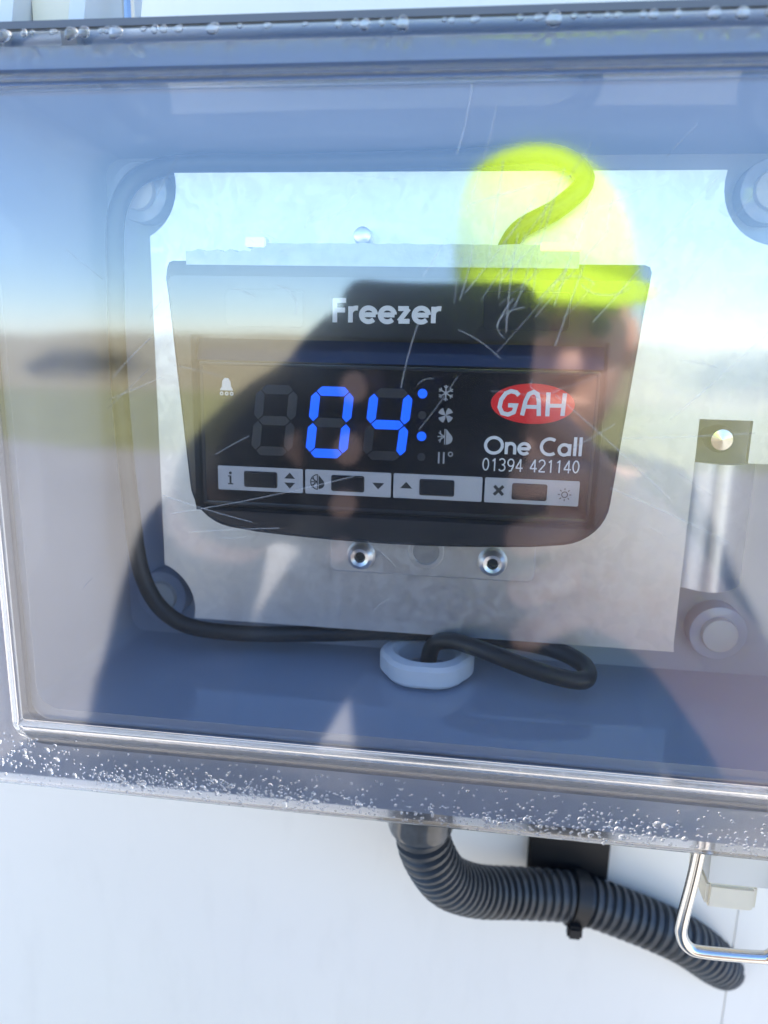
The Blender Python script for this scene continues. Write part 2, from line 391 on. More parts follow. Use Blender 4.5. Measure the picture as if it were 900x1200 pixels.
# hinged clear lid ------------------------------------------------------------
def lr(t, y, r=None): return rrect(-108 - 9 * t - 22 * max(0, t - .35), 92 + 13 * t, -92.5 - 22.5 * t, 47 + 13 * t, 1.2 + 7 * t if r is None else r, y, 9)
bm = bmesh.new()
skin(bm, [lr(0, -56.2), lr(.04, -56.2), lr(.08, -55.7), lr(.15, -54.2), lr(.24, -52.9), lr(.34, -52.0), lr(.55, -51.0), lr(.75, -49.9), lr(.93, -48.6), lr(.985, -47.6), lr(1, -46), lr(1, -37),
          lr(.965, -36.5), lr(.955, -43.5), lr(.93, -45), lr(.6, -46.8), lr(.34, -48.8), lr(.22, -49.9), lr(.1, -52.4), lr(.05, -53.1), lr(0, -53.2)], close=True)
lid = obj('lid', bm, 'rim', cb, (-8, -47, -30), smooth=50)
bm = bmesh.new(); skin(bm, [lr(-.012, -56.0), lr(-.012, -53.2)], caps=(True, True)); pane = obj('window_pane', bm, 'pane', lid)
bm = bmesh.new()
skin(bm, [lr(.14, -48.9, 5), lr(.36, -48.0, 7), lr(.36, -46.9, 7), lr(.14, -46.9, 5)], close=True); obj('gasket', bm, 'gasket', lid)
bm = bmesh.new()
box(bm, -114, 98, -46.6, -36.2, 60.1, 62.2, .5); obj('dark_edge_strip', bm, 'gasket', lid)  # added dark strip, painting in the refraction-darkened top edge of the lid
# scratches worn into the outside of the pane
bm = bmesh.new()
def scr(pts, wd=.16): stroke(bm, pts, wd, -56.03, .02)
def bow(x0, z0, x1, z1, s):
    n = 9; o = []; s *= .5
    for k in range(n):
        t = k / (n - 1); b = s * 4 * t * (1 - t); L = math.hypot(x1 - x0, z1 - z0); o.append((x0 + (x1 - x0) * t - (z1 - z0) / L * b, z0 + (z1 - z0) * t + (x1 - x0) / L * b))
    return o
for k in range(26):
    x = random.gauss(4, 7); z = random.gauss(6, 8); a = R(random.choice([80, 84, 88, 55, 50]) + random.uniform(-6, 6)); L = random.uniform(6, 24)
    scr(bow(x, z, x + L * math.cos(a), z + L * math.sin(a), random.uniform(-.8, .8)), random.uniform(.07, .17))
for k in range(34):
    x = random.uniform(-100, 62); z = random.uniform(-60, 42); a = R(random.uniform(-40, 60)); L = random.uniform(3, 14)
    scr(bow(x, z, x + L * math.cos(a), z + L * math.sin(a), random.uniform(-1, 1)), random.uniform(.06, .12))
for x0, z0, x1, z1, s in ((-26, -28, -66, -38, 1), (-62, -42, -42, -40, .3), (-68, -34, -48, -39, -.5), (40, 30, 20, 4, .5), (58, 10, 36, -14, 1), (27, -18, 52, -16, -.4), (26, -28, 50, -38, .5), (14, -10, 38, -30, .6), (-5, 25, 14, 30, .4)):
    scr(bow(x0, z0, x1, z1, s), .14)
for cx, cz, r, a0, a1 in ((16, 10, 4, 20, 200), (22, 12, 5, 200, 330), (8, 3, 6, 100, 220), (12, -8, 3, 150, 340), (-46, 6, 8, -20, 60)):
    scr(arc(cx, cz, r, r * .6, a0, a1, 12), .12)
tag(obj('scratches', bm, 'scratch', lid, smooth=0), kind='stuff')

# hinges on top, wire latch below
def hinge(x):
    bm = bmesh.new()
    for a, b in ((x - 9.5, x - 6.5), (x + 6.5, x + 10)):
        skin(bm, [[V(a, -40, 58), V(b, -40, 58), V(b, -14, 58), V(a, -14, 58)], [V(a + 1, -38, 70), V(b + 1, -38, 70), V(b + 1, -14, 66), V(a + 1, -14, 66)], [V(a + 4, -30, 86), V(b + 4, -30, 86), V(b + 4, -14, 86), V(a + 4, -14, 86)]], caps=(True, True))
    h = obj('hinge', bm, 'lug', cb, (x, -30, 66))
    bm = bmesh.new(); box(bm, x - 6.2, x + 6.2, -32, -16, 60, 82, 1.2); obj('hinge_block', bm, 'cream', h)
    bm = bmesh.new(); tube(bm, [V(x - 14, -30, 81), V(x - 8, -30, 80), V(x + 15, -30, 80), V(x + 17, -31, 77), V(x + 18, -33, 62)], 1.3, 10); obj('hinge_wire', bm, 'steel', h)
hinge(-99); hinge(62)
bm = bmesh.new()
skin(bm, [[V(60, -40, -106), V(82, -40, -106), V(82, -12, -106), V(60, -12, -106)], [V(63, -33, -133), V(78.5, -33, -133), V(78.5, -14, -133), V(63, -14, -133)]], caps=(True, True))
la = obj('latch', bm, 'lug', cb, (70, -30, -120))
bm = bmesh.new(); box(bm, 63.3, 75.8, -32, -15, -141.5, -134, 1); obj('latch_block', bm, 'cream', la)
bm = bmesh.new()
bp = [V(59.5, -37, -100), V(58.2, -37, -125), V(56.8, -36.5, -142), V(57.2, -36, -147), V(59.2, -36, -150.3), V(63, -36, -151.3), V(76, -36, -150.8), V(79, -36, -150), V(81.2, -36, -147), V(81.6, -36.5, -142), V(81, -37, -120), V(81, -37, -100)]
tube(bm, resample(catmull(bp, 10), .8), 1.55, 12); obj('wire_bail', bm, 'steel', la)

# ================================================================== DISPLAY BRACKET
br = empty('display_bracket', (-20, -14, -56))
tag(br, 'galvanised bracket holding the black display to the plate, its lip showing above', 'bracket')
bm = bmesh.new(); slab(bm, -39, 15.5, -61.5, 10, 2, -16.6, -14.1, .3); obj('bracket_tab', bm, 'galv', br)
for x, z in ((-30.4, -56.6), (4.5, -56.3)):
    bm = bmesh.new(); lathe(bm, [(1.3, -17.4), (1.5, -19), (2.4, -19.3), (3.4, -18.5), (3.9, -16.7), (3.9, -16.2), (1.3, -16.2)], 28, 'Y', (x, 0, z)); r_ = obj('rivet', bm, 'rivet', br, (x, -17, z))
    bm = bmesh.new(); disc(bm, x, z, 1.35, -17.6, -16.7); obj('rivet_core', bm, 'dark', r_, (x, -17, z))
bm = bmesh.new(); lathe(bm, [(3.6, -17.2), (4.6, -17.2), (4.8, -16.7), (4.8, -16.3), (3.4, -16.3)], 28, 'Y', (-13, 0, -54.5)); obj('punched_hole', bm, 'galv', br)
bm = bmesh.new(); disc(bm, -13, -54.5, 3.5, -16.75, -16.2); obj('hole_plug', bm, 'lipmetal', br)
bm = bmesh.new()
top = []
x = -73
while x < 20.1: top.append((x, 21.6 + (random.uniform(-.9, .2) if x < -57 else random.uniform(-.12, .12)) - (1.3 if x < -57 else 0))); x += 1.6
poly(bm, [(20, 15)] + [(-73, 15)][:1] + top, -25.4, -23.8) if False else skin(bm, [[V(a, -25.4, b) for a, b in [(20, 15), (-73, 15)][::-1] + top[::-1]], [V(a, -14, b + .4) for a, b in [(20, 15), (-73, 15)][::-1] + top[::-1]]], caps=(True, True))
obj('bracket_lip', bm, 'lipmetal', br)
bm = bmesh.new(); box(bm, -58, -53, -26, -22, 20.6, 22.9, .3); obj('lip_clip', bm, 'rivet', br)
bm = bmesh.new(); box(bm, 11, 20.2, -25.8, -22, 20.2, 22.1, .2); obj('lip_clip', bm, 'rivet', br)
bm = bmesh.new(); disc(bm, -31, 24.2, 2.2, -19, -14, bev=.6); obj('lip_screw', bm, 'rivet', br)

# ================================================================== TEMPERATURE DISPLAY
du = empty('temperature_display', (-21, -15, -48))
tag(du, 'black panel temperature display lit with 04 in blue and marked Freezer', 'display')
def bez(y, top, shr):
    """tapered outline, rounded lower corners, bowed bottom"""
    pts = []
    def side(z): return 57.2 - (17.5 - z) * (4.6 / 56.5)
    cx = -21.0; rc = 11.5; zb = -48.6
    pts += [(cx + side(top) - shr - 1.6, top), (cx + side(top) - shr - .5, top - .4), (cx + side(top) - shr, top - 1.6)]
    for z in (9, 0, -12, -24, zb + rc): pts.append((cx + side(z) - shr, z))
    for k in range(1, 9):
        a = R(90 * k / 9); pts.append((cx + side(zb + rc) - shr - rc * (1 - math.cos(a)) - .7 * k / 9, zb + rc - rc * math.sin(a) + shr * math.sin(a)))
    xs = pts[-1][0] - cx
    n = 12
    right = list(pts)
    for k in range(1, n):
        x = xs * (1 - 2 * k / n); pts.append((cx + x, zb - 1.9 * (1 - (x / xs) ** 2) + shr - .15))
    pts += [(2 * cx - x, z) for x, z in right[::-1]]
    return [V(x, y, z) for x, z in pts]
RX0, RX1, RZ0, RZ1 = -71.5, 27.9, -43.6, 0.2
bm = bmesh.new()
rs = skin(bm, [bez(-15, 17.5, .6), bez(-24.5, 17.5, 0), bez(-27.2, 14.6, .5), bez(-28, 13.8, 1.3)], caps=(True, False))
fr = rs[-1]
hole = [bm.verts.new(V(x, -28, z)) for x, z in ((RX1, RZ1), (RX1, RZ0), (RX0, RZ0), (RX0, RZ1))]
NF = len(fr); c1 = 11; c2 = NF - 1 - c1                      # the outline runs clockwise from the top right corner
for a, b, h1, h2 in ((0, c1, 0, 1), (c1, c2, 1, 2), (c2, NF - 1, 2, 3)): bm.faces.new(fr[a:b + 1] + [hole[h2], hole[h1]])
bm.faces.new([fr[NF - 1], fr[0], hole[0], hole[3]])
hole = [hole[3], hole[0], hole[1], hole[2]]
low = [bm.verts.new(V(x, y, z)) for x, y, z in ((RX0 + .2, -23.0, RZ1 - .1), (RX1 - .2, -23.0, RZ1 - .1), (RX1 - .2, -23.0, RZ0 + .2), (RX0 + .2, -23.0, RZ0 + .2))]
for i in range(4): bm.faces.new((hole[i], hole[(i + 1) % 4], low[(i + 1) % 4], low[i]))
bm.faces.new(low)
bezel = obj('bezel', bm, 'bezel', du, smooth=25)
WYF = -25.75     # face of the window film
bm = bmesh.new(); skin(bm, [[V(x, -23.4, RZ1 - .9), V(x, -25.5, -5.9), V(x, -23.05, -5.9), V(x, -23.05, RZ1 - .9)] for x in (RX0 + .5, RX1 - .5)], caps=(True, True)); obj('sloped_facet', bm, 'sky_tint', du, smooth=0)
bm = bmesh.new(); slab(bm, -70.4, 26.8, -42.9, -6.2, .6, WYF, -23.1, .1); win = obj('display_window', bm, 'window', du)
for x0, x1, z0, z1 in ((-62.4, -43.2, 2.2, 10.8), (-1, 18.5, 2.6, 11.2)):
    bm = bmesh.new(); slab(bm, x0, x1, z0, z1, 1.2, -28.16, -27.9, .1); obj('label_insert', bm, 'slot', du)
bm = bmesh.new(); text(bm, 'Freezer', -36.2, 3.6, 5.4, 25.9, 1.10, -28.22, .01); obj('lettering', bm, 'print', du, smooth=0)
bm = bmesh.new(); text(bm, 'One Call', .7, -26.5, 4.3, 23.6, .74, WYF - .05, .012); obj('lettering', bm, 'print', du, smooth=0)
bm = bmesh.new(); text(bm, '01394 421140', .5, -30.7, 3.2, 23.4, .30, WYF - .05, .012); obj('lettering', bm, 'print', du, smooth=0)
# logo
bm = bmesh.new(); n = 40
poly(bm, [(11.6 + 9.8 * math.cos(2 * math.pi * k / n), -14.2 + 4.75 * math.sin(2 * math.pi * k / n)) for k in range(n)], WYF - .1, WYF + .05); logo = obj('logo_badge', bm, 'red', du, smooth=0)
bm = bmesh.new(); yL = WYF - .13; pw = 1.0
stroke(bm, [(8.3, -12.3), (7.6, -11.6), (6.4, -11.35), (5.2, -11.9), (4.2, -13.4), (3.9, -15.2), (4.6, -16.6), (6.0, -16.9), (7.3, -16.3), (7.7, -14.7), (5.9, -14.7)], pw, yL)
stroke(bm, [(9.3, -17.0), (9.9, -13.6), (10.6, -11.9), (11.7, -11.4), (12.6, -11.9), (13.0, -13.6), (13.2, -17.0)], pw, yL)
stroke(bm, [(9.6, -14.9), (13.1, -14.9)], pw * .9, yL)
stroke(bm, [(15.1, -11.4), (15.2, -17.0)], pw, yL); stroke(bm, [(18.9, -11.5), (18.7, -16.8)], pw, yL); stroke(bm, [(15.1, -14.5), (18.8, -14.4)], pw * .9, yL)
obj('logo_lettering', bm, 'print', logo, smooth=0)
# seven-segment digits
def seg_pts(which, x, z, wd, h, th):
    """hexagon of one segment; x,z = lower left corner, upright; slant is added after"""
    g = .22; t = th / 2
    H = lambda zc: [(t + g, zc), (t + g + t, zc + t), (wd - 2 * t - g, zc + t), (wd - t - g, zc), (wd - 2 * t - g, zc - t), (2 * t + g, zc - t)]
    Vv = lambda xc, z0, z1: [(xc, z0 + g), (xc + t, z0 + g + t), (xc + t, z1 - g - t), (xc, z1 - g), (xc - t, z1 - g - t), (xc - t, z0 + g + t)]
    m_ = h / 2
    p = {'a': H(h - t), 'g': H(m_), 'd': H(t), 'f': Vv(t, m_, h - t), 'b': Vv(wd - t, m_, h - t), 'e': Vv(t, t, m_), 'c': Vv(wd - t, t, m_)}[which]
    return [(x + px + .105 * pz, z + pz) for px, pz in p]
for dx, lit in ((-57.6, ''), (-43.6, 'abcdef'), (-29.2, 'fgbc')):
    bm = bmesh.new()
    for s in 'abcdefg':
        if s not in lit: poly(bm, seg_pts(s, dx, -29.2, 10.6, 17.6, 2.25), WYF - .03, WYF + .05)
    d = obj('digit', bm, 'unlit', win, (dx + 5, WYF, -20), smooth=0)
    for s in lit:
        bm = bmesh.new(); poly(bm, seg_pts(s, dx, -29.2, 10.6, 17.6, 2.25), WYF - .06, WYF + .05); obj('lit_segment', bm, 'lit', d, smooth=0)
for x, z, l in ((-14.6, -12.6, 1), (-14.5, -17.8, 0), (-14.5, -22.9, 1), (-14.4, -28, 0)):
    bm = bmesh.new(); disc(bm, x, z, 1.15 if l else 1.0, WYF - .06, WYF + .05, 18); obj('indicator_light', bm, 'lit' if l else 'unlit', du, (x, WYF, z), smooth=0)
# small symbols
yS = WYF - .05
def sym(f, material='greyprint', parent=None, name='symbol'):
    bm = bmesh.new(); f(bm); return obj(name, bm, material, parent or du, smooth=0)
def snow(bm, x, z, r, pen):
    for k in range(3):
        a = R(30 + 60 * k); c, s = math.cos(a), math.sin(a); stroke(bm, [(x - r * c, z - r * s), (x + r * c, z + r * s)], pen, yS)
    for k in range(6):
        a = R(30 + 60 * k); bx, bz = x + .6 * r * math.cos(a), z + .6 * r * math.sin(a)
        for da in (45, -45): stroke(bm, [(bx, bz), (bx + .38 * r * math.cos(a + R(da)), bz + .38 * r * math.sin(a + R(da)))], pen * .8, yS)
sym(lambda bm: snow(bm, -9.0, -12.3, 1.9, .28))
def fan(bm):
    for k in range(4):
        a = R(45 + 90 * k); ps = [(0, 0)] + [(1.85 * math.cos(a + t), 1.85 * math.sin(a + t)) for t in (-.42, -.15, .15, .5)] + [(.9 * math.cos(a + .7), .9 * math.sin(a + .7))]
        poly(bm, [(-8.85 + px, -17.6 + pz) for px, pz in ps], yS - .01 * k, yS + .1)
sym(fan)
def halfdrop(bm, x, z, r):
    poly(bm, [(x + .15, z - r)] + [(x + .15 + .85 * r * math.cos(t), z - .25 * r + .75 * r * math.sin(t)) for t in (-1.4, -1.1, -.7, -.3, .1, .5)] + [(x + .15, z + r)], yS, yS + .1)
    stroke(bm, [(x - .15, z - r), (x - .15, z + r)], .22, yS)
    for a in (150, 180, 210): stroke(bm, [(x - .15, z), (x + r * math.cos(R(a)), z + r * math.sin(R(a)))], .24, yS)
    stroke(bm, [(x - .7 * r, z + .75 * r), (x - .5 * r, z + .1 * r)], .2, yS); stroke(bm, [(x - .7 * r, z - .75 * r), (x - .5 * r, z - .1 * r)], .2, yS)
sym(lambda bm: halfdrop(bm, -8.7, -22.8, 1.9))
def pause(bm):
    for x in (-10.1, -8.9): stroke(bm, [(x, -29.4), (x, -26.6)], .42, yS)
    stroke(bm, arc(-7.3, -27.0, .5, .5, 0, 360, 14), .25, yS)
sym(pause)
def bell(bm):
    x, z = -63.5, -12.4
    poly(bm, [(x - 1.7, z - .9), (x + 1.7, z - .9), (x + 1.15, z + .1), (x + 1.0, z + 1.4), (x + .5, z + 2.1), (x - .5, z + 2.1), (x - 1.0, z + 1.4), (x - 1.15, z + .1)], yS, yS + .1)
    for k in (-1.3, 0, 1.3): stroke(bm, arc(x + k, z - 1.7, .35, .35, 0, 360, 10), .25, yS)
sym(bell, 'print')
# key panels
KX = [(-66.3, -44.1), (-43.5, -21.7), (-21.1, .8), (1.4, 24.0)]
BX = [(-59.4, -50.7), (-36.8, -28.4), (-14.6, -6.0), (8.0, 16.4)]
for i, ((x0, x1), (b0, b1)) in enumerate(zip(KX, BX)):
    bm = bmesh.new(); slab(bm, x0, x1, -38.5, -32.3, .35, WYF - .12, WYF + .02, .04); kp = obj('key_panel', bm, 'btnpanel', du, ((x0 + x1) / 2, WYF, -35.4))
    bm = bmesh.new(); slab(bm, b0, b1, -37.5, -33.4, .5, WYF - .5, WYF, .25); obj('push_button', bm, 'btn', kp)
    yS = WYF - .16
    def tri(bm, x, z, s, up):
        u = 1 if up else -1; poly(bm, [(x - s, z - u * s * .45), (x + s, z - u * s * .45), (x, z + u * s * .65)], yS, yS + .1)
    bm = bmesh.new(); zc = -35.4
    if i == 0:
        stroke(bm, [(-63.0, zc - 1.5), (-63.0, zc + .5)], .5, yS); stroke(bm, [(-63.6, zc + .5), (-62.8, zc + .5)], .3, yS); stroke(bm, [(-63.7, zc - 1.5), (-62.3, zc - 1.5)], .3, yS)
        disc(bm, -63.0, zc + 1.3, .38, yS, yS + .1, 12); tri(bm, -47.5, zc + 1.15, 1.4, True); tri(bm, -47.5, zc - 1.15, 1.4, False)
    elif i == 1:
        halfdrop(bm, -40.2, zc, 1.8); stroke(bm, arc(-40.2, zc, 1.9, 1.9, 90, 270, 10), .25, yS); tri(bm, -24.9, zc - .2, 1.5, False)
    elif i == 2: tri(bm, -17.9, zc + .1, 1.5, True)
    else:
        for s in (1, -1): stroke(bm, [(4.8 - 1.1, zc - s * 1.1), (4.8 + 1.1, zc + s * 1.1)], .75, yS)
        stroke(bm, arc(20.6, zc - .3, .7, .7, 0, 360, 12), .2, yS)
        for k in range(8): a = R(45 * k); stroke(bm, [(20.6 + 1.1 * math.cos(a), zc - .3 + 1.1 * math.sin(a)), (20.6 + 1.6 * math.cos(a), zc - .3 + 1.6 * math.sin(a))], .2, yS)
    obj('key_symbol', bm, 'darkprint', kp, smooth=0)
# thin raised frame line round the film
bm = bmesh.new()
skin(bm, [rrect(-70.3, 26.7, -42.4, -6.4, .5, WYF - .06), rrect(-69.9, 26.3, -42.0, -6.8, .4, WYF - .12), rrect(-69.5, 25.9, -41.6, -7.2, .3, WYF - .02)], close=True); obj('window_frame', bm, 'bezel', du)

# ================================================================== CABLE, GLAND, CONDUIT
pts = [V(2, -13, 18), V(6, -17, 25.5), V(15, -19, 30.5), V(20.5, -18, 37), V(12, -16, 42.8), V(-10, -9, 43.3), V(-50, -7, 43), V(-84, -9, 42), V(-95.5, -12, 33), V(-97.5, -13, 12), V(-98, -13, -15), V(-96.5, -13.5, -45), V(-93, -15, -68), V(-84, -14.5, -80), V(-68, -12, -83.5),
       V(-45, -11, -82.5), V(-22, -9, -81), V(0, -9, -80.5), V(20, -12, -81), V(29.5, -18, -82.5), V(29, -25, -84), V(18, -25, -82.5), V(2, -20, -79.5), V(-6, -16, -79.5), V(-11, -13, -84), V(-12, -12, -100)]
bm = bmesh.new(); tube(bm, resample(catmull(pts, 14), 1.2), 2.35, 12)
tag(obj('cable', bm, 'cable'), 'black cable running down the box side into the white nut on the floor', 'cable')
bm = bmesh.new()
GX, GY = -12, -13
prof = [(7.9, -89.9), (12.4, -89.9), (13.1, -89.0), (13.1, -85.0), (12.2, -83.9), (9.6, -83.5), (8.8, -83.9), (7.9, -85)]
n = 48; rings = []
for r, h in prof:
    hexy = 1 if r > 11 else 0
    rings.append([V(GX + (r - hexy * .7 * (1 - abs(math.cos(3 * 2 * math.pi * k / n)))) * math.cos(2 * math.pi * k / n), GY + (r - hexy * .7 * (1 - abs(math.cos(3 * 2 * math.pi * k / n)))) * math.sin(2 * math.pi * k / n), h) for k in range(n)])
skin(bm, rings, close=True)
tag(obj('gland_nut', bm, 'nut', origin=(GX, GY, -90)), 'white plastic gland nut ringing the black cable on the box floor', 'nut')

cp = [V(-12, -13, -134), V(-11.4, -12.6, -142), V(-9.2, -10, -151.5), V(-3.6, -3, -165), V(6.3, 6, -175), V(20.8, 14, -180.5), V(39.8, 19, -184), V(59, 21, -190.5), V(77, 23, -198.7), V(91, 30, -212), V(101, 42, -225)]
path = resample(catmull(cp, 16), .28)
bm = bmesh.new(); pitch = 3.1
def crad(i, L):
    t = (L % pitch) / pitch
    return 8.2 if .12 < t < .58 else (7.0 if t > .70 or t < .02 else 7.6)
tube(bm, path, crad, 26)
con = tag(obj('conduit', bm, 'conduit', smooth=60), 'dark grey corrugated conduit curving under the box into the white wall', 'conduit')
bm = bmesh.new(); lathe(bm, [(5, -95), (11.5, -95), (12, -96), (12, -119), (11, -121), (10, -123), (9.8, -138), (9.2, -140), (8.4, -140.5), (5, -140.5)], 32, 'Z', (-12, -13, 0)); obj('gland_fitting', bm, 'fitting', con)
ct = empty('cable_tie', (38, WY, -180)); tag(ct, 'black cable tie on a square base clamping the corrugated conduit to the wall', 'cable tie')
bm = bmesh.new(); box(bm, 23.5, 51, 25.5, WY + .1, -182, -163, .8); obj('tie_base', bm, 'black', ct)
bm = bmesh.new(); c0 = V(39.8, 19, -184); ax = V(1, .14, -.24).normalized(); rings = []
up = V(0, 0, 1); up = (up - up.dot(ax) * ax).normalized(); sd_ = ax.cross(up)
ri = lambda r, s: [c0 + s * ax + r * (math.cos(2 * math.pi * k / 32) * up + math.sin(2 * math.pi * k / 32) * sd_) for k in range(32)]
skin(bm, [ri(8.25, -2.4), ri(9.2, -2.4), ri(9.2, 2.4), ri(8.25, 2.4)], close=True); obj('tie_strap', bm, 'black', ct)
bm = bmesh.new(); box(bm, 36.2, 41.0, 7.5, 11.5, -191.2, -186.5, .8); obj('tie_head', bm, 'black', ct)

# ================================================================== WATER
def drop_bm(seed, sag):
    rnd = random.Random(seed); bm = bmesh.new(); bmesh.ops.create_icosphere(bm, subdivisions=3, radius=1)
    ph = rnd.uniform(0, 6)
    for v in bm.verts:
        x, y, z = v.co; a = math.atan2(z, x)
        k = 1 + .10 * math.sin(2 * a + ph) + .06 * math.sin(3 * a + 2 * ph)
        v.co = V(x * k, (y * .85 if y < 0 else y * .18), z * k * (1 + (sag if z < 0 else 0)))
    return bm
DP = []
for k in range(5):
    bm = drop_bm(k, .35 if k < 3 else .05)
    for v in bm.verts: v.co *= 1000          # stored at unit size, scaled per drop
    me_o = obj('water_drop', bm, 'water', origin=(0, 0, 0)); DP.append(me_o.data); bpy.data.objects.remove(me_o)
def lid_y(z):
    """front of the clear rim at height z"""
    t = (z - 47) / 13 if z > 0 else (-92.5 - z) / 22.5
    K = [(0, -56.2), (.08, -55.7), (.15, -54.2), (.24, -52.9), (.34, -52.0), (.55, -51.0), (.75, -49.9), (.93, -48.6), (1, -46.5)]
    for (a, ya), (b, yb) in zip(K, K[1:]):
        if t <= b: return ya + (yb - ya) * max(0, (t - a)) / (b - a)
    return -46.5
def drop(x, z, r, pool, label, group, sx=1.0):
    o = bpy.data.objects.new('water_drop', random.choice(DP[:3] if pool == 0 else DP)); COL.objects.link(o)
    o.location = V(x, lid_y(z) - .02 * r, z + EYE) * .001; o.scale = (r * .001 * sx, r * .001, r * .001)
    tag(o, label, 'water drop', group)
x = -111
while x < 80:
    x += random.choice([1.6, 2.2, 3.2, 4.5, 7.0]) * random.uniform(.7, 1.3)
    r = random.choice([.5, .6, .7, .8, 1.0, 1.25])
    drop(x, 59.6 - r * .8 + random.uniform(-.1, .1), r, 0, 'clear water drop hanging just under the top edge of the lid', 'drops along the top edge of the lid', random.uniform(1, 1.5))
SPOT = [(-112, -103, 14, 5, 26), (-84, -109, 5, 2, 10), (-38, -109, 13, 2.4, 22), (38, -109, 13, 3.2, 44), (72, -108, 8, 2.6, 18), (10, -110, 14, 1.8, 16), (-60, -108, 9, 2.2, 14)]
taken = []
for cx, cz, sx, sz, n in SPOT:
    for k in range(n):
        x, z = random.gauss(cx, sx * .55), max(-113.4, min(-97, random.gauss(cz, sz * .7))); r = random.choice([.28, .32, .38, .45, .55, .7, .85])
        if any((x - a) ** 2 + (z - b) ** 2 < (r + q) ** 2 for a, b, q in taken): continue
        taken.append((x, z, r)); drop(x, z, r, 1, 'clear water bead sitting on the bottom rim of the lid', 'water beads on the bottom rim of the lid')
bm = bmesh.new()
for k in range(1500):
    if random.random() < .72: cx, cz, sx, sz, _ = random.choice(SPOT); x, z = random.gauss(cx, sx * 1.1), random.gauss(cz, sz)
    else: x, z = random.uniform(-118, 88), random.uniform(-114, -100)
    if not (-114 < z < -96): continue
    r = random.uniform(.16, .46)
    rr = bmesh.ops.create_icosphere(bm, subdivisions=1, radius=r)
    for v in rr['verts']: v.co = V(v.co.x + x, v.co.y * .8 + lid_y(z), v.co.z + z)
tag(obj('condensation', bm, 'water'), 'fine mist of tiny droplets along the lower clear rim of the lid', 'condensation', kind='stuff')

# ================================================================== PHOTOGRAPHER (seen mirrored in the lid)
def grow(name, verts, edges, material, parent, root=0, sub=2):
    """verts: (point mm, radius mm or (rx, ry)); one continuous skinned surface"""
    me = bpy.data.meshes.new(name); org = WORLD[parent.name]
    me.from_pydata([(Vector(p) - org) * .001 for p, r in verts], edges, [])
    o = bpy.data.objects.new(name, me); COL.objects.link(o)
    md = o.modifiers.new('Skin', 'SKIN'); md.use_smooth_shade = True
    for i, (p, r) in enumerate(verts):
        s = me.skin_vertices[0].data[i]; s.radius = (r * .001, r * .001) if not isinstance(r, tuple) else (r[0] * .001, r[1] * .001); s.use_root = (i == root)
    sb = o.modifiers.new('Sub', 'SUBSURF'); sb.levels = sub; sb.render_levels = sub
    dg = bpy.context.evaluated_depsgraph_get(); nm = bpy.data.meshes.new_from_object(o.evaluated_get(dg))
    o.modifiers.clear(); o.data = nm; nm.materials.clear(); nm.materials.append(MT[material]); o.name = name
    for p in nm.polygons: p.use_smooth = True
    place(o, org, parent); return o
HX, HY = 84, -790     # head centre
pe = empty('person', (40, -800, -EYE)); tag(pe, 'person in a fluorescent yellow cap and black jacket photographing the box with a phone', 'person')
vs, ed = [], []
def add(p, r, link=None):
    vs.append((p, r)); i = len(vs) - 1
    if link is not None: ed.append((link, i))
    return i
pel = add((45, -830, -560), (150, 105)); wa = add((45, -830, -440), (135, 95), pel); ch = add((48, -825, -290), (160, 110), wa); nk0 = add((55, -815, -170), (75, 65), ch); nk = add((60, -805, -110), 56, nk0)
jaw = add((HX + 14, -780, -48), (58, 66), nk); hd = add((HX, HY, 25), (74, 88), jaw); hc = add((HX, HY - 5, 95), (70, 84), hd); add((HX, HY - 8, 150), (40, 46), hc)
def limb(start, joints):
    p = start
    for q, r in joints: p = add(q, r, p)
    return p
def hand(wrist, tips, palm):
    pa = add(palm, 30, wrist)
    for chain in tips:
        q = pa
        for c, r in chain: q = add(c, r, q)
# left arm (picture left) up to the phone
wl_ = limb(ch, [((-120, -830, -205), 62), ((-215, -660, -410), 47), ((-285, -480, -400), 43), ((-170, -330, -130), 36), ((-120, -270, -70), 29)])
LEFT = [[((-72 , -243, -22 + 0), 9.5), ((-62, -226, -20), 9), ((-52, -209, -20), 8)], [((-74, -240, -44), 9.5), ((-64, -222, -44), 9), ((-54, -207.5, -45), 8)], [((-76, -240, -66), 9.5), ((-66, -222, -67), 9), ((-56, -207.5, -68), 8)],
           [((-78, -244, -86), 8.5), ((-68, -228, -88), 8), ((-58, -208.5, -90), 7)], [((-84, -262, -20), 11), ((-66, -252, -2), 10), ((-52, -240, 6), 9)]]
hand(wl_, LEFT, (-96, -255, -55))
wr_ = limb(ch, [((212, -830, -205), 62), ((265, -640, -360), 47), ((255, -450, -350), 43), ((180, -330, -225), 36), ((110, -265, -140), 28)])
hand(wr_, [[((42, -242, -58), 9.5), ((28, -226, -56), 9), ((14, -210, -56), 8)], [((44, -240, -80), 9.5), ((30, -222, -80), 9), ((14, -208, -81), 8)], [((44, -240, -102), 9.5), ((30, -222, -103), 9), ((16, -208, -104), 8)],
           [((46, -244, -122), 8.5), ((32, -228, -124), 8), ((18, -209, -126), 7)], [((56, -262, -62), 11), ((36, -252, -42), 10), ((20, -242, -30), 9)]], (68, -255, -96))
for s in (-1, 1):
    f = limb(pel, [((45 + s * 95, -830, -640), 88), ((45 + s * 105, -815, -985), 58), ((45 + s * 110, -835, -1330), 44), ((45 + s * 112, -835, -1400), 42), ((45 + s * 116, -740, -1425), 32)])
body = grow('body', vs, ed, 'skin', pe)
def sub(name, chain, edges, material): return grow(name, chain, edges, material, pe)
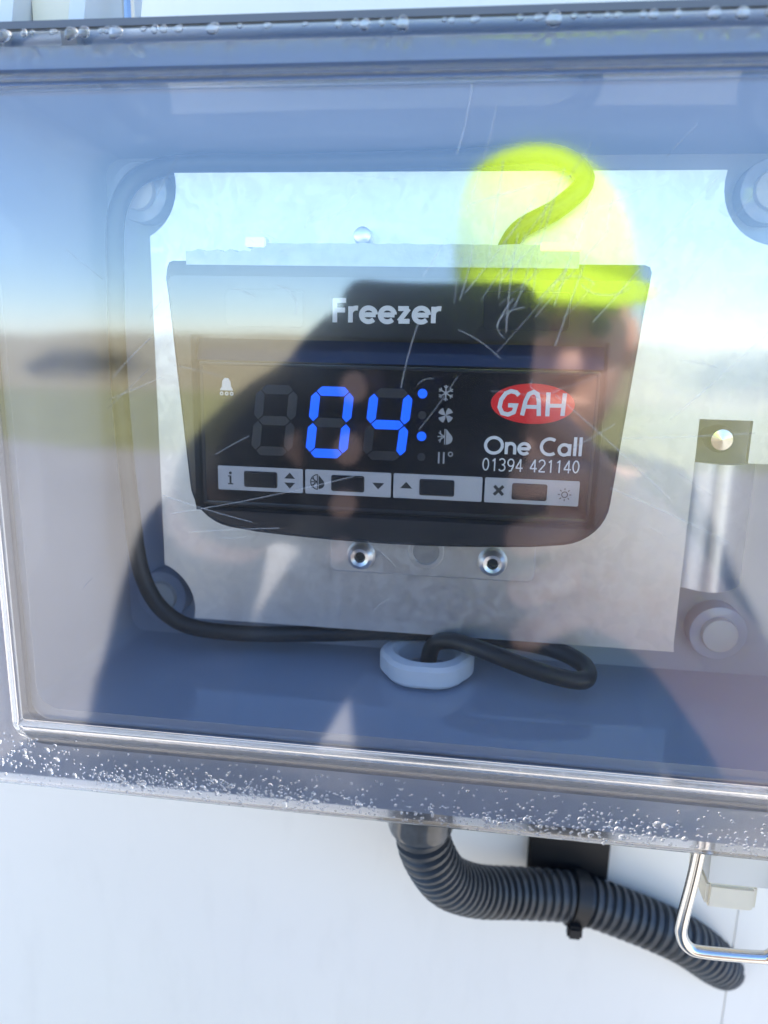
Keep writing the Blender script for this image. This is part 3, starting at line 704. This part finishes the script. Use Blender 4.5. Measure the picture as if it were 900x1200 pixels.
jv = [((50, -830, -640), (240, 135)), ((50, -830, -440), (225, 125)), ((58, -825, -290), (205, 132)), ((55, -815, -175), (95, 82)), ((58, -808, -130), (70, 66)),
      ((-125, -830, -205), 78), ((-215, -660, -410), 78), ((-290, -480, -410), 74), ((-172, -330, -138), 44), ((-138, -285, -92), 37),
      ((217, -830, -205), 78), ((262, -660, -400), 82), ((258, -470, -357), 55)]
sub('jacket', jv, [(0, 1), (1, 2), (2, 3), (3, 4), (2, 5), (5, 6), (6, 7), (7, 8), (8, 9), (2, 10), (10, 11), (11, 12)], 'jacket')
gp = [((-138, -290, -92), 40), ((-120, -270, -70), 35), ((-96, -255, -55), 36)]; ge = [(0, 1), (1, 2)]
for ch_ in LEFT:
    q = 2
    for c, r in ch_: gp.append((c, r + 5.0)); ge.append((q, len(gp) - 1)); q = len(gp) - 1
sub('glove', gp, ge, 'glove')
tv = [((45, -830, -560), (158, 113)), ((-50, -830, -650), 98), ((-60, -815, -985), 70), ((-65, -835, -1370), 60), ((140, -830, -650), 98), ((150, -815, -985), 70), ((155, -835, -1370), 60)]
sub('trousers', tv, [(0, 1), (1, 2), (2, 3), (0, 4), (4, 5), (5, 6)], 'trouser')
for s in (-1, 1):
    bm = bmesh.new(); x = 45 + s * 113
    rings = []
    for y, wd, h in ((-890, 38, 70), (-870, 44, 95), (-820, 46, 100), (-770, 46, 80), (-715, 44, 55), (-680, 30, 36)):
        rings.append([V(x + wd * math.cos(2 * math.pi * k / 16), y, -EYE + 12 + h * .5 + h * .5 * math.sin(2 * math.pi * k / 16)) for k in range(16)])
    skin(bm, rings, caps=(True, True)); obj('boot', bm, 'boot', pe)
# face: nose, ears, eyes, mouth
bm = bmesh.new(); skin(bm, [[V(HX - 8, -712, 20), V(HX + 8, -712, 20), V(HX + 6, -722, 22), V(HX - 6, -722, 22)], [V(HX - 15, -712, -28), V(HX + 15, -712, -28), V(HX + 9, -682, -24), V(HX - 9, -682, -24)], [V(HX - 12, -712, -36), V(HX + 12, -712, -36), V(HX + 7, -690, -35), V(HX - 7, -690, -35)]], caps=(True, True)); obj('nose', bm, 'skin', pe, smooth=80)
for s in (-1, 1):
    bm = bmesh.new(); bmesh.ops.create_uvsphere(bm, u_segments=16, v_segments=10, radius=12)
    for v in bm.verts: v.co += V(HX + s * 30, -716, 14)
    obj('eye', bm, 'eye', pe)
    bm = bmesh.new(); bmesh.ops.create_uvsphere(bm, u_segments=14, v_segments=10, radius=1)
    for v in bm.verts: v.co = V(v.co.x * 9 + HX + s * 78, v.co.y * 18 + HY, v.co.z * 30 - 2)
    obj('ear', bm, 'skin', pe)
    bm = bmesh.new(); tube(bm, [V(HX + s * 16, -703, 30), V(HX + s * 32, -706, 35), V(HX + s * 48, -714, 31)], 4, 8); obj('eyebrow', bm, 'hair', pe)
bm = bmesh.new(); tube(bm, [V(HX - 24, -712, -62), V(HX, -704, -60), V(HX + 24, -712, -62)], 5, 8); obj('mouth', bm, 'skin', pe)
bm = bmesh.new(); rings = []
CX = HX - 20
for z, k in ((48, .93), (58, .97), (75, 1.0), (95, 1.0), (118, .975), (140, .91), (160, .81), (178, .67), (192, .49), (201, .30), (206, .10)):
    rings.append([V(CX + 103 * k * math.cos(2 * math.pi * i / 40) - .10 * (z - 48), HY - 6 + 108 * k * math.sin(2 * math.pi * i / 40), z - .10 * (103 * k * math.cos(2 * math.pi * i / 40))) for i in range(40)])
skin(bm, rings, caps=(False, True)); cap = obj('cap', bm, 'hivis', pe, smooth=60)
bm = bmesh.new(); vis = []
for th in (0, 5):
    g = []
    for a in range(17):
        u = -1 + 2 * a / 16; row = []
        for b in range(7):
            v = b / 6
            row.append(bm.verts.new(V(HX - 8 + u * 108 * (1 - .12 * v), HY + 98 - 46 * u * u + v * 28 * math.sqrt(max(0, 1 - .75 * u * u)), 74 - 34 * v * (1 - .7 * u * u) - 10 * u - 8 * u * u - th)))
        g.append(row)
    vis.append(g)
for g in vis:
    for a in range(16):
        for b in range(6): bm.faces.new((g[a][b], g[a + 1][b], g[a + 1][b + 1], g[a][b + 1]))
for a in range(16):
    for b in (0, 6): bm.faces.new((vis[0][a][b], vis[0][a + 1][b], vis[1][a + 1][b], vis[1][a][b]))
for a in (0, 16):
    for b in range(6): bm.faces.new((vis[0][a][b], vis[0][a][b + 1], vis[1][a][b + 1], vis[1][a][b]))
obj('cap_peak', bm, 'hivis', cap, smooth=50)
bm = bmesh.new(); slab(bm, -59, 19, -137, 23, 9, -222, -213.5, 1.5)
ph = tag(obj('phone', bm, 'phone'), 'black phone held upright in both hands in front of the box', 'phone')
bm = bmesh.new()
for z in (0, -22, -44): disc(bm, 1, z, 7, -213.7, -212.2 - .4, 24, bev=.5)
for v in bm.verts: v.co.y = -426.5 - v.co.y if False else v.co.y
obj('camera_lens', bm, 'lens', ph)

# hedge and bushes across the yard (mirrored only)
def bush(x, y, rx, ry, h, label, name='bush', n=900):
    bm = bmesh.new(); rnd = random.Random(int(x + y))
    for k in range(n):
        a, b = rnd.uniform(0, 2 * math.pi), math.asin(rnd.uniform(-.3, 1)); q = rnd.uniform(.55, 1.05) * (1 + .2 * math.sin(3 * a + x))
        c = V(x + rx * q * math.cos(b) * math.cos(a), y + ry * q * math.cos(b) * math.sin(a), -EYE + h * .35 + h * .65 * q * math.sin(b))
        s = rnd.uniform(.05, .12) * h; u = Vector([rnd.gauss(0, 1) for _ in range(3)]).normalized(); t = u.orthogonal().normalized(); w_ = u.cross(t)
        bm.faces.new([bm.verts.new(c + s * (t * i + w_ * j)) for i, j in ((-1, -.5), (.2, -.8), (1, .3), (-.1, .9))])
    o = obj(name, bm, 'leaf', origin=(x, y, -EYE), smooth=0)
    bm = bmesh.new(); tube(bm, [V(x, y, -EYE - 20), V(x + 30, y, -EYE + h * .3), V(x, y + 40, -EYE + h * .6)], 60, 8); obj('stem', bm, 'bark', o)
    tag(o, label, 'bush')
bush(-13500, -24000, 2200, 900, 900, 'low wide bush at the left end of the verge')
bush(-4600, -27500, 2200, 900, 800, 'small bush in the middle of the verge')
bush(8500, -24000, 2600, 1000, 1300, 'tall bush at the right end of the verge')
